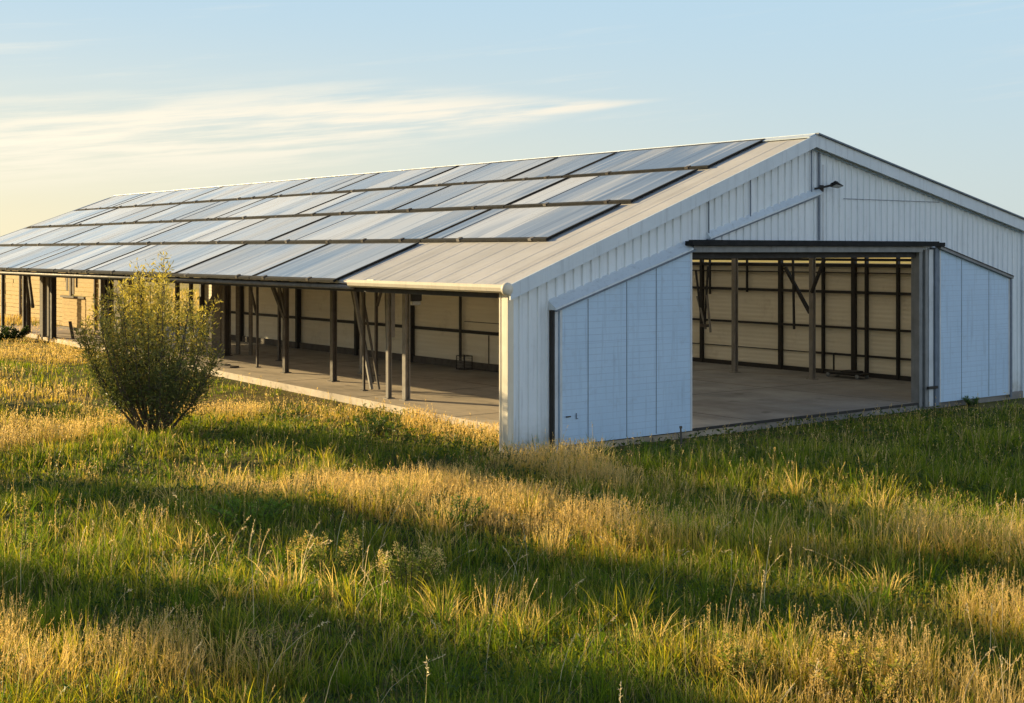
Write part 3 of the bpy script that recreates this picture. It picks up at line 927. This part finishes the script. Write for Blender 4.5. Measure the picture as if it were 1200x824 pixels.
grass = Soup()
bands = [(6.5, 10.5, 52000, 1.0), (10.5, 15, 92000, 1.05), (15, 21, 92000, 1.3), (21, 30, 85000, 1.7), (30, 60, 85000, 2.7)]
for y0, y1, n, ws in bands:
    # three blades in five grow in tufts, the rest between them
    nt_ = int(n * .6 / 16)
    cx_, cy_ = place(nt_, y0, y1)
    rt = np.repeat(rng.uniform(.5, 1.35, len(cx_)), 16)
    tint_ = np.repeat(rng.normal(0, .13, len(cx_)), 16)
    ox, oy = rng.normal(0, .045, len(rt)) * (1 + y0 / 25), rng.normal(0, .045, len(rt)) * (1 + y0 / 25)
    xs_, ys_ = place(int(n * .4), y0, y1)
    x = np.concatenate([np.repeat(cx_, 16) + ox, xs_]); y = np.concatenate([np.repeat(cy_, 16) + oy, ys_])
    hs = np.concatenate([rt, rng.uniform(.35, .8, len(xs_))]); tint_ = np.concatenate([tint_, rng.normal(0, .05, len(xs_))])
    out = np.concatenate([np.arctan2(oy, ox), rng.uniform(0, 6.28, len(xs_))])
    v_, u_ = local_vu(x, y)
    near_ = np.where(u_ > 0, np.maximum(1.5 + .062 * u_ - v_, 0), np.maximum(-u_, 0))
    k = ~in_barn(x, y) & (rng.random(len(x)) < .30 + .7 * smooth(.1, .9, near_)); x, y, hs, tint_, out = x[k], y[k], hs[k], tint_[k], out[k]
    n = len(x)
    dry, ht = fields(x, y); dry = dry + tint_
    z = ground_h(x, y)
    P = np.stack([x, y, z - .02], 1)
    h = (.075 + .34 * ht ** 1.25) * hs * rng.uniform(.7, 1.25, n)
    w = rng.uniform(.0045, .0095, n) * ws
    az = out + rng.normal(0, .8, n); lean = np.abs(rng.normal(.38, .26, n)).clip(.03, 1.15)
    face = rng.uniform(0, 2 * np.pi, n)
    d = smooth(.46, .72, dry + rng.normal(0, .09, n))
    g1 = lerp((.055, .120, .016), (.175, .235, .030), rng.random(n))
    s1 = lerp((.46, .34, .06), (.74, .50, .14), rng.random(n))
    base = g1 * (1 - d * .75)[:, None] + s1 * (d * .75)[:, None]
    tip = base * 1.5 + np.array([.25, .165, .012])[None] * rng.random(n)[:, None]  # tips painted brighter and yellower, as blade tops catching the sun
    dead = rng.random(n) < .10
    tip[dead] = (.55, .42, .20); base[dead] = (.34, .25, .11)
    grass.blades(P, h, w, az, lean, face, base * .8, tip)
# coarse tussocks standing above the sward, each with its own tone
for y0, y1, nc, per in [(6.5, 11, 150, 34), (11, 16, 260, 28), (16, 23, 300, 22)]:
    cx_, cy_ = place(nc, y0, y1)
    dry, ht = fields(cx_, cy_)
    v_, u_ = local_vu(cx_, cy_)
    k = ~in_barn(cx_, cy_, 1.2); cx_, cy_, dry = cx_[k], cy_[k], dry[k]
    kind = rng.random(len(cx_)) + (dry - .5) * 1.2
    rad = np.repeat(rng.uniform(.05, .13, len(cx_)), per); hh = np.repeat(rng.uniform(.22, .50, len(cx_)), per)
    kd = np.repeat(kind, per); m = len(rad)
    ox, oy = rng.normal(0, 1, m) * rad, rng.normal(0, 1, m) * rad
    x, y = np.repeat(cx_, per) + ox, np.repeat(cy_, per) + oy
    P = np.stack([x, y, ground_h(x, y) - .02], 1)
    cg = lerp((.045, .105, .014), (.12, .20, .026), rng.random(m)); cy2 = lerp((.22, .22, .03), (.42, .36, .06), rng.random(m)); cs = lerp((.56, .40, .12), (.78, .58, .24), rng.random(m))
    c0 = np.where((kd < .40)[:, None], cg, np.where((kd < .72)[:, None], cy2, cs))
    grass.blades(P, hh * rng.uniform(.6, 1.2, m), rng.uniform(.006, .012, m) * (1 + (y0 - 6) / 20), np.arctan2(oy, ox) + rng.normal(0, .5, m), np.abs(rng.normal(.42, .25, m)).clip(.03, 1.1), rng.uniform(0, 6.28, m), c0 * .75, c0 * 1.3 + np.array([.07, .05, 0]))
# coarser tufts of the dry field beyond the barn
n = 42000
x, y = rng.uniform(-62, -14, n), 60 + 62 * rng.random(n) ** 1.4
k = ~in_barn(x, y, .3) & (np.abs(x + .36 * y) < .2 * y); x, y = x[k], y[k]; n = len(x)
P = np.stack([x, y, ground_h(x, y) - .03], 1)
d = smooth(.25, .6, vnoise(x, y * .4, 3.0, 41))
c0 = lerp((.13, .17, .03), (.30, .26, .06), rng.random(n)) * (1 - d)[:, None] + lerp((.50, .36, .10), (.72, .53, .2), rng.random(n)) * d[:, None]
grass.blades(P, rng.uniform(.2, .5, n), rng.uniform(.03, .06, n), rng.normal(.8, 1.2, n), rng.uniform(.1, .7, n), rng.uniform(0, 6.28, n), c0 * .8, c0)
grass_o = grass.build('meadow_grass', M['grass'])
tag(grass_o, 'tall meadow grass, green and olive blades in uneven patches', 'grass', kind='stuff')

stalks = Soup()
for y0, y1, n, ws, det in [(6.5, 10.5, 3000, 1.0, 12), (10.5, 15, 9500, 1.0, 9), (15, 21, 15000, 1.25, 6), (21, 30, 17000, 1.6, 3), (30, 60, 15000, 2.6, 2)]:
    x, y = place(n * 3, y0, y1)
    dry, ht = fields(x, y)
    keep = (rng.random(len(x)) < smooth(.49, .71, dry) * .95 + .035)
    x, y, dry, ht = (a[keep][:n] for a in (x, y, dry, ht))
    n = len(x)
    P = np.stack([x, y, ground_h(x, y) - .02], 1)
    h = (.20 + .34 * ht) * rng.uniform(.7, 1.25, n)
    tallone = rng.random(n) < .03
    h[tallone] *= rng.uniform(1.25, 1.7, tallone.sum())
    az = rng.normal(.5, 1.5, n); lean = np.abs(rng.normal(.16, .16, n)).clip(.0, .95)
    cb = lerp((.46, .34, .10), (.64, .46, .15), rng.random(n)); ct = lerp((.68, .48, .17), (.84, .64, .30), rng.random(n))
    tip, D = stalks.blades(P, h, rng.uniform(.003, .0048, n) * ws, az, lean, rng.uniform(0, 6.28, n), cb, ct, (0, .3, .55, .8, 1.0))
    # seed heads: spikelets up the last stretch of each stalk
    hl = rng.uniform(.05, .12, n)
    ax = D * (lean * 1.7)[:, None]; ax[:, 2] = 1; ax /= np.linalg.norm(ax, axis=1)[:, None]
    for k in range(det):
        s = (k + rng.random(n)) / det
        p = tip + ax * (hl * (s - .75))[:, None]
        d = ax * 1.0 + rng.normal(0, .42, (n, 3)); d /= np.linalg.norm(d, axis=1)[:, None]
        cc = ct * rng.uniform(.8, 1.25, n)[:, None]
        q = 6.0 / (det + 2)
        stalks.leaves(p, d, rng.uniform(.018, .034, n) * q ** .5 * ws ** .5, rng.uniform(.006, .011, n) * q * ws ** .5, cc)
# long bent stems standing clear of the sward in the foreground
x, y = place(230, 7.0, 16.0); n = len(x)
P = np.stack([x, y, ground_h(x, y) - .02], 1)
h = rng.uniform(.42, .80, n); az = rng.normal(.2, 1.3, n); lean = np.abs(rng.normal(.35, .35, n)).clip(.02, 1.2)
ct = lerp((.70, .54, .30), (.86, .72, .46), rng.random(n))
tip, D = stalks.blades(P, h, rng.uniform(.006, .009, n), az, lean, rng.uniform(0, 6.28, n), ct * .8, ct, (0, .25, .5, .75, .9, 1.0))
ax = D * (lean * 1.9)[:, None]; ax[:, 2] = 1 - .7 * lean; ax /= np.linalg.norm(ax, axis=1)[:, None]
for k in range(14):
    p = tip + ax * (rng.uniform(.07, .13, n) * (k / 14 - .8))[:, None]
    d = ax + rng.normal(0, .5, (n, 3)); d /= np.linalg.norm(d, axis=1)[:, None]
    stalks.leaves(p, d, rng.uniform(.016, .032, n), rng.uniform(.006, .010, n), ct * rng.uniform(.8, 1.2, n)[:, None])
stalks_o = stalks.build('dry_grass_stalks', M['grass'])
tag(stalks_o, 'straw coloured seed heads standing above the green meadow grass', 'grass', kind='stuff')

# clover and broad leaved undergrowth close to the ground
under = Soup()
for y0, y1, n, ws in [(6.5, 10.5, 16000, 1), (10.5, 15, 24000, 1.1), (15, 21, 20000, 1.4), (21, 30, 14000, 1.8)]:
    x, y = place(n, y0, y1)
    n = len(x)
    P = np.stack([x, y, ground_h(x, y) + rng.uniform(.0, .20, n) * vnoise(x, y, 1.7, 31)], 1)
    d = rng.normal(0, 1, (n, 3)); d[:, 2] = np.abs(d[:, 2]) * .6 + .15; d /= np.linalg.norm(d, axis=1)[:, None]
    under.leaves(P, d, rng.uniform(.03, .075, n) * ws, rng.uniform(.012, .03, n) * ws, lerp((.035, .075, .015), (.12, .165, .03), rng.random(n)))
under_o = under.build('ground_cover', M['leafy'])
tag(under_o, 'low broad leaves growing between the grass blades', 'ground cover', kind='stuff')


# ------------------------------------------------------------------ woody plants and weeds
def shrub(name, label, cat, xy, H, Wd, nstem=26, nleaf=7000, leaf=(.05, .10), lw=.22, low=(.035, .055, .014), high=(.19, .17, .03), seed=1, wmid=.42, group=None, base_r=.25, topfrac=.62):
    r = np.random.default_rng(seed)
    x0, y0 = xy
    t = empty(name, (x0, y0, float(ground_h(x0, y0)) - .05))
    tag(t, label, cat, group)
    st = MB(); S = Soup()
    tips, Pl, Dl, Cl = [], [], [], []
    for i in range(nstem):
        a = r.uniform(0, 2 * math.pi)
        rr = math.sqrt(r.random())
        # envelope: narrow foot, widest at wmid of the height, rounded and ragged top
        reach = Wd / 2 * rr
        zt = H * (1.0 - .34 * rr ** 1.7) * r.uniform(.80, 1.0)
        if i % 3 == 0: zt *= r.uniform(.5, .8)
        b0 = np.array([math.cos(a) * base_r * rr * .6, math.sin(a) * base_r * rr * .6, 0])
        tip = np.array([math.cos(a) * reach * 1.02, math.sin(a) * reach * 1.02, zt])
        ctrl = np.array([tip[0] * .74, tip[1] * .74, zt * .40])
        ts = np.linspace(0, 1, 7)
        pts = [(1 - q) ** 2 * b0 + 2 * q * (1 - q) * ctrl + q * q * tip + r.normal(0, .012 * H / 3, 3) for q in ts]
        r0 = r.uniform(.014, .026) * H / 3
        st.tube(pts, [r0 * (1 - .85 * q) for q in ts], 6)
        pts = np.array(pts)
        m = int(nleaf / nstem)
        q = r.uniform(.22, 1.02, m) ** .8
        idx = np.clip((q * 6).astype(int), 0, 5); fr = (q * 6 - idx)
        base = pts[idx] * (1 - fr)[:, None] + pts[idx + 1] * fr[:, None]
        twl = r.uniform(.02, .40, m) * (H / 3) * (1.15 - .75 * q)
        dirs = r.normal(0, 1, (m, 3)); dirs[:, 2] = dirs[:, 2] * .55 + .55; dirs /= np.linalg.norm(dirs, axis=1)[:, None]
        p = base + dirs * twl[:, None]
        ld = dirs * .7 + r.normal(0, .6, (m, 3)) + np.array([0, 0, .35]); ld /= np.linalg.norm(ld, axis=1)[:, None]
        Pl.append(p); Dl.append(ld)
        # twigs carrying the outer leaves
        for j in range(0, m, 9):
            st.tube([base[j], p[j]], [r0 * .22, r0 * .1], 3, False)
    Pl = np.concatenate(Pl); Dl = np.concatenate(Dl)
    n = len(Pl)
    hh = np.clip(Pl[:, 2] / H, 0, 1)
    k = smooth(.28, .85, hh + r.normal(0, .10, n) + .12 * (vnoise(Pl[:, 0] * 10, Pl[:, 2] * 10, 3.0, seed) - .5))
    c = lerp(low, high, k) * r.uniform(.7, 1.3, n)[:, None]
    L = r.uniform(*leaf, n)
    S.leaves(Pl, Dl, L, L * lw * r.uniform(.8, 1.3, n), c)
    st.build('trunk', M['bark'], t)
    S.build('crown', M['leafy'], t)
    return t


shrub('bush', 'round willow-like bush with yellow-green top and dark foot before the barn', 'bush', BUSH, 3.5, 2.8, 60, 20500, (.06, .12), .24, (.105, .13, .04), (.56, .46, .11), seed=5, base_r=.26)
wpt = world(2.6, 37.0)
shrub('shrub', 'low dark green shrub at the far left end of the slab', 'shrub', (-19.9, 52.9), .75, 1.5, 16, 1600, (.07, .13), .4, (.02, .04, .012), (.05, .075, .02), 9)
shrub('shrub', 'dark shrub seen through the open far bays of the barn', 'shrub', (-26.2, 71.5), 1.2, 3.2, 16, 1500, (.10, .2), .5, (.02, .035, .01), (.06, .07, .02), 10)
# unseen shrubs and trees added left of the view to cast shadows across the meadow
shrub('shrub', 'unseen low shrub left of the bush, added for its shadow', 'shrub', (-14.2, 31.6), 1.5, 1.6, 20, 3500, (.06, .12), .35, seed=12)
shrub('shrub', 'unseen low shrub left of the barn, added for its shadow', 'shrub', (-19.3, 43.6), 1.4, 2.2, 20, 3000, (.07, .13), .35, seed=13)


def tree(label, xy, zc, a, wd, seed, nleaf):
    """An added shadow caster shaped as a slender tree: bare trunk, limbs, and a loose crown centred at the height zc."""
    r = np.random.default_rng(seed)
    t = empty('tree', (xy[0], xy[1], float(ground_h(*xy)) - .05))
    tag(t, label, 'tree', 'unseen shadow trees left of the meadow')
    st, S = MB(), Soup()
    st.tube([(0, 0, 0), (.04, .02, zc * .5), (0, .05, zc), (.03, 0, zc + a * .8)], [.15, .12, .07, .02], 9)
    n = 0
    cl = []
    while n < 60:
        q = r.uniform(-1, 1, 3)
        if (q ** 2).sum() > 1: continue
        c = np.array([q[0] * wd / 2, q[1] * wd / 2, zc + q[2] * a]); n += 1
        st.tube([(0, .03, max(zc - a, c[2] - .5 * a)), tuple(c * np.array([.5, .5, 1]) - np.array([0, 0, .1])), tuple(c)], [.03, .018, .006], 5)
        cl.append(c)
    cl = np.array(cl)
    m = nleaf // len(cl)
    P = np.repeat(cl, m, 0) + r.normal(0, .20, (m * len(cl), 3)) * np.array([wd / 1.8, wd / 1.8, 1.1])
    D = r.normal(0, 1, P.shape); D /= np.linalg.norm(D, axis=1)[:, None]
    L = r.uniform(.09, .17, len(P))
    S.leaves(P, D, L, L * .5, lerp((.05, .075, .02), (.14, .17, .035), r.random(len(P))))
    st.build('trunk', M['bark'], t); S.build('crown', M['leafy'], t)
    return t


sx, sy = math.sin(SUN_AZ), math.cos(SUN_AZ)
ROWS = ['far'] * 4 + ['middle'] * 6 + ['near'] * 4
NTH = ['first', 'second', 'third', 'fourth', 'fifth', 'sixth']
seen = {}
for i, ((cx_, cy_), row) in enumerate(zip(SHADOW_TREES, ROWS)):
    kk = 17.5 + (i * 7 % 5) * 1.1 + max(0, cx_) * .6
    q = seen[row] = seen.get(row, -1) + 1
    tree(f'{NTH[q]} unseen shadow tree in the {row} row left of the meadow', (cx_ + sx * kk, cy_ + sy * kk), kk * math.tan(SUN_EL) + .25,
         .52 + .12 * (i * 3 % 4) / 3, [1.15, 1.35, 1.05][i % 3], 40 + i, 4400)


def weed(label, xy, H, Wd, seed, ns=12, top_c=(.58, .43, .13), leaf_c=(.16, .20, .035), plume=True):
    r = np.random.default_rng(seed)
    x0, y0 = xy
    t = empty('weed_plant', (x0, y0, float(ground_h(x0, y0)) - .02))
    tag(t, label, 'weed', 'leafy weeds in the meadow')
    st = MB(); S = Soup()
    for i in range(ns):
        a = r.uniform(0, 6.28); rr = math.sqrt(r.random()) * Wd / 2
        b0 = np.array([math.cos(a) * rr * .45, math.sin(a) * rr * .45, 0])
        hh = H * r.uniform(.65, 1.0) * (1 - .3 * (rr / (Wd / 2)) ** 2)
        tip = np.array([math.cos(a) * rr * 1.1, math.sin(a) * rr * 1.1, hh])
        ts = np.linspace(0, 1, 5)
        pts = np.array([b0 * (1 - q) + tip * q + np.array([0, 0, .08 * H * math.sin(q * 3.1)]) for q in ts])
        st.tube(pts, [.006 * (1 - .6 * q) for q in ts], 5)
        m = 46
        q = r.uniform(.1, .97, m)
        idx = np.clip((q * 4).astype(int), 0, 3); fr = q * 4 - idx
        p = pts[idx] * (1 - fr)[:, None] + pts[idx + 1] * fr[:, None]
        d = r.normal(0, 1, (m, 3)); d[:, 2] = np.abs(d[:, 2]) * .4 + .3; d /= np.linalg.norm(d, axis=1)[:, None]
        L = r.uniform(.05, .10, m) * (1.15 - .5 * q)
        S.leaves(p, d, L, L * .24, lerp(leaf_c, tuple(x * 1.7 for x in leaf_c), r.random(m)) * (.75 + .5 * q)[:, None])
        if plume:
            m = 70
            s = r.random(m)
            side = r.normal(0, 1, (m, 3)); side[:, 2] *= .3
            p = tip + np.array([0, 0, .08 * H * math.sin(3.1)]) + np.array([0, 0, 1])[None] * ((s - .75) * .20)[:, None] + side * (.030 * (1 - s) + .008)[:, None]
            d = side * .6 + np.array([0, 0, .6]); d /= np.linalg.norm(d, axis=1)[:, None]
            F = Soup()
            F.leaves(p, d, r.uniform(.014, .028, m), r.uniform(.008, .014, m), lerp(top_c, tuple(x * 1.35 for x in top_c), r.random(m)))
            F.build('blossoms', M['leafy'], t)
    st.build('stem', M['bark'], t)
    S.build('leaves', M['leafy'], t)
    return t


weed('large yellow-topped weed clump in the left middle of the meadow', (-1.95, 14.0), .62, .75, 61, 18)
weed('pale seedy weed clump just right of the large yellow-topped one', (-1.05, 13.7), .60, .62, 62, 15, (.72, .55, .22), (.20, .22, .04))
weed('golden weed clump in the bottom right corner of the meadow', (2.75, 10.3), .50, .85, 63, 18, (.60, .44, .16), (.22, .22, .04))
weed('small golden weed beside the bottom right clump', (1.85, 10.7), .42, .42, 64, 9)
weed('lush light green leafy weed clump without flowers, left of centre', (-3.25, 16.6), .48, 1.1, 65, 22, leaf_c=(.12, .19, .03), plume=False)
weed('bright green leafy weed clump near the middle of the meadow', (-.75, 17.0), .42, 1.0, 66, 18, leaf_c=(.10, .17, .03), plume=False)
weed('single straggly yellow weed at the left edge of the meadow', (-5.45, 15.0), .85, .35, 67, 5, (.45, .34, .10))
weed('olive weed clump in the sunlit band right of centre', (1.5, 15.6), .46, .8, 68, 14, (.40, .30, .09), (.14, .17, .03))
weed('brown seedy weed at the lower left of the meadow', (-1.95, 10.9), .40, .45, 69, 10, (.34, .25, .12), (.09, .11, .03))
weed('low green weed by the right corner of the doorway slab', (10.6, 30.6), .30, .5, 70, 9, leaf_c=(.06, .10, .02), plume=False)
weed('dark green weed clump by the slab edge right of the bush', (-2.7, 25.6), .50, 1.3, 71, 22, leaf_c=(.05, .085, .018), plume=False)

# ------------------------------------------------------------------ sky, sun, camera
w = bpy.data.worlds.new('World'); scene.world = w
w.use_nodes = True
nt = w.node_tree
bg = nt.nodes['Background']
sky = nt.nodes.new('ShaderNodeTexSky'); sky.sky_type = 'NISHITA'; sky.sun_disc = False
sky.sun_elevation = SUN_EL; sky.sun_rotation = SUN_AZ
sky.air_density = 1.0; sky.dust_density = 1.2; sky.ozone_density = 2.0


def mth(op, a, b=None, c=None):
    n = nt.nodes.new('ShaderNodeMath'); n.operation = op
    for i, v in enumerate((a, b, c)):
        if v is None: continue
        if isinstance(v, (int, float)): n.inputs[i].default_value = v
        else: nt.links.new(v, n.inputs[i])
    return n.outputs[0]


def sstep(a, b, x):
    n = nt.nodes.new('ShaderNodeMapRange'); n.interpolation_type = 'SMOOTHSTEP'
    n.inputs['From Min'].default_value = a; n.inputs['From Max'].default_value = b
    nt.links.new(x, n.inputs['Value'])
    return n.outputs['Result']


tc = nt.nodes.new('ShaderNodeTexCoord')
sp = nt.nodes.new('ShaderNodeSeparateXYZ'); nt.links.new(tc.outputs['Generated'], sp.inputs[0])
az = mth('MULTIPLY', mth('ARCTAN2', sp.outputs['X'], sp.outputs['Y']), 57.2958)
el = mth('MULTIPLY', mth('ARCSINE', sp.outputs['Z']), 57.2958)
cv = nt.nodes.new('ShaderNodeCombineXYZ'); nt.links.new(az, cv.inputs['X']); nt.links.new(mth('SUBTRACT', el, mth('MULTIPLY', az, .10)), cv.inputs['Y'])
n1 = noise_node(nt, 1.0, 7, .62, cv.outputs[0], (.055, .55, 1))
n2 = noise_node(nt, 1.0, 6, .6, cv.outputs[0], (.11, 2.4, 1))
nn = mth('ADD', mth('MULTIPLY', n1, .6), mth('MULTIPLY', n2, .4))
# one long bank of cirrus low on the left, thinning to a point on the right, and faint wisps elsewhere
cen = mth('ADD', mth('MULTIPLY', az, .075), 5.95)
dist = mth('ABSOLUTE', mth('SUBTRACT', el, cen))
wid = mth('MULTIPLY', sstep(6.8, -10, az), 2.6)
band = mth('MULTIPLY', sstep(1.0, .0, mth('DIVIDE', dist, mth('ADD', wid, .12))), sstep(7.2, 3.0, az))
bank = mth('MULTIPLY', band, sstep(.40, .57, nn))
wisps = mth('MULTIPLY', sstep(.52, .78, nn), mth('MULTIPLY', sstep(2.5, 6, el), .45))
cl = mth('MINIMUM', mth('ADD', mth('MULTIPLY', bank, 1.0), wisps), .95)


def mixc(a, b, f):
    return mix(nt, a, b, f)


K = 1 / .15
tl = sstep(26, -26, az)
hor = mixc((.66 * K, .745 * K, .72 * K), (1.04 * K, .915 * K, .58 * K), tl)
upp = mixc((.525 * K, .735 * K, .88 * K), (.51 * K, .71 * K, .85 * K), tl)
zen = mixc(upp, (.085 * K, .165 * K, .31 * K), sstep(10.5, 32, el))
grad = mixc(hor, zen, sstep(-2.5, 12.5, el))
natural = nt.nodes.new('ShaderNodeMix'); natural.data_type = 'RGBA'; natural.blend_type = 'MULTIPLY'; natural.inputs['Factor'].default_value = 1
nt.links.new(sky.outputs[0], natural.inputs['A']); natural.inputs['B'].default_value = (1.0, .95, .95, 1)
both = mixc(natural.outputs['Result'], grad, .90)
cloudc = mixc((.90 * K, .86 * K, .76 * K), (1.10 * K, 1.0 * K, .80 * K), tl)
back = mixc(both, (.98 * K, 1.14 * K, 1.30 * K), mth('MULTIPLY', mth('MULTIPLY', sstep(40, 95, mth('ABSOLUTE', mth('SUBTRACT', az, 40))), sstep(60, 15, el)), mth('MULTIPLY', sstep(-30, 60, az), .25)))
bright = mixc(back, (.98 * K, 1.14 * K, 1.30 * K), mth('MULTIPLY', mth('MULTIPLY', sstep(35, 75, az), sstep(40, 12, el)), .85))
final = mixc(bright, cloudc, cl)
nt.links.new(final, bg.inputs['Color'])
bg.inputs['Strength'].default_value = .15

sd = bpy.data.lights.new('sun', 'SUN'); sd.energy = 5.0; sd.angle = R(.6); sd.color = (1.72, 1.33, .70)
so = bpy.data.objects.new('sun', sd); col.objects.link(so)
dv = Vector((math.sin(SUN_AZ) * math.cos(SUN_EL), math.cos(SUN_AZ) * math.cos(SUN_EL), math.sin(SUN_EL)))
so.rotation_euler = dv.to_track_quat('Z', 'Y').to_euler()
so.location = dv * 100

cd = bpy.data.cameras.new('camera'); cam = bpy.data.objects.new('camera', cd); col.objects.link(cam)
cam.location = (0, 0, 3.4); cam.rotation_euler = (R(90), 0, 0)
cd.sensor_width = 36; cd.lens = 1562 / 1200 * 36; cd.shift_y = -118 / 1200
cd.clip_start = .1; cd.clip_end = 12000
scene.camera = cam
scene.view_settings.view_transform = 'Standard'
scene.view_settings.look = 'None'
scene.view_settings.exposure = 0
scene.cycles.max_bounces = 8
scene.cycles.diffuse_bounces = 5
scene.cycles.use_denoising = True
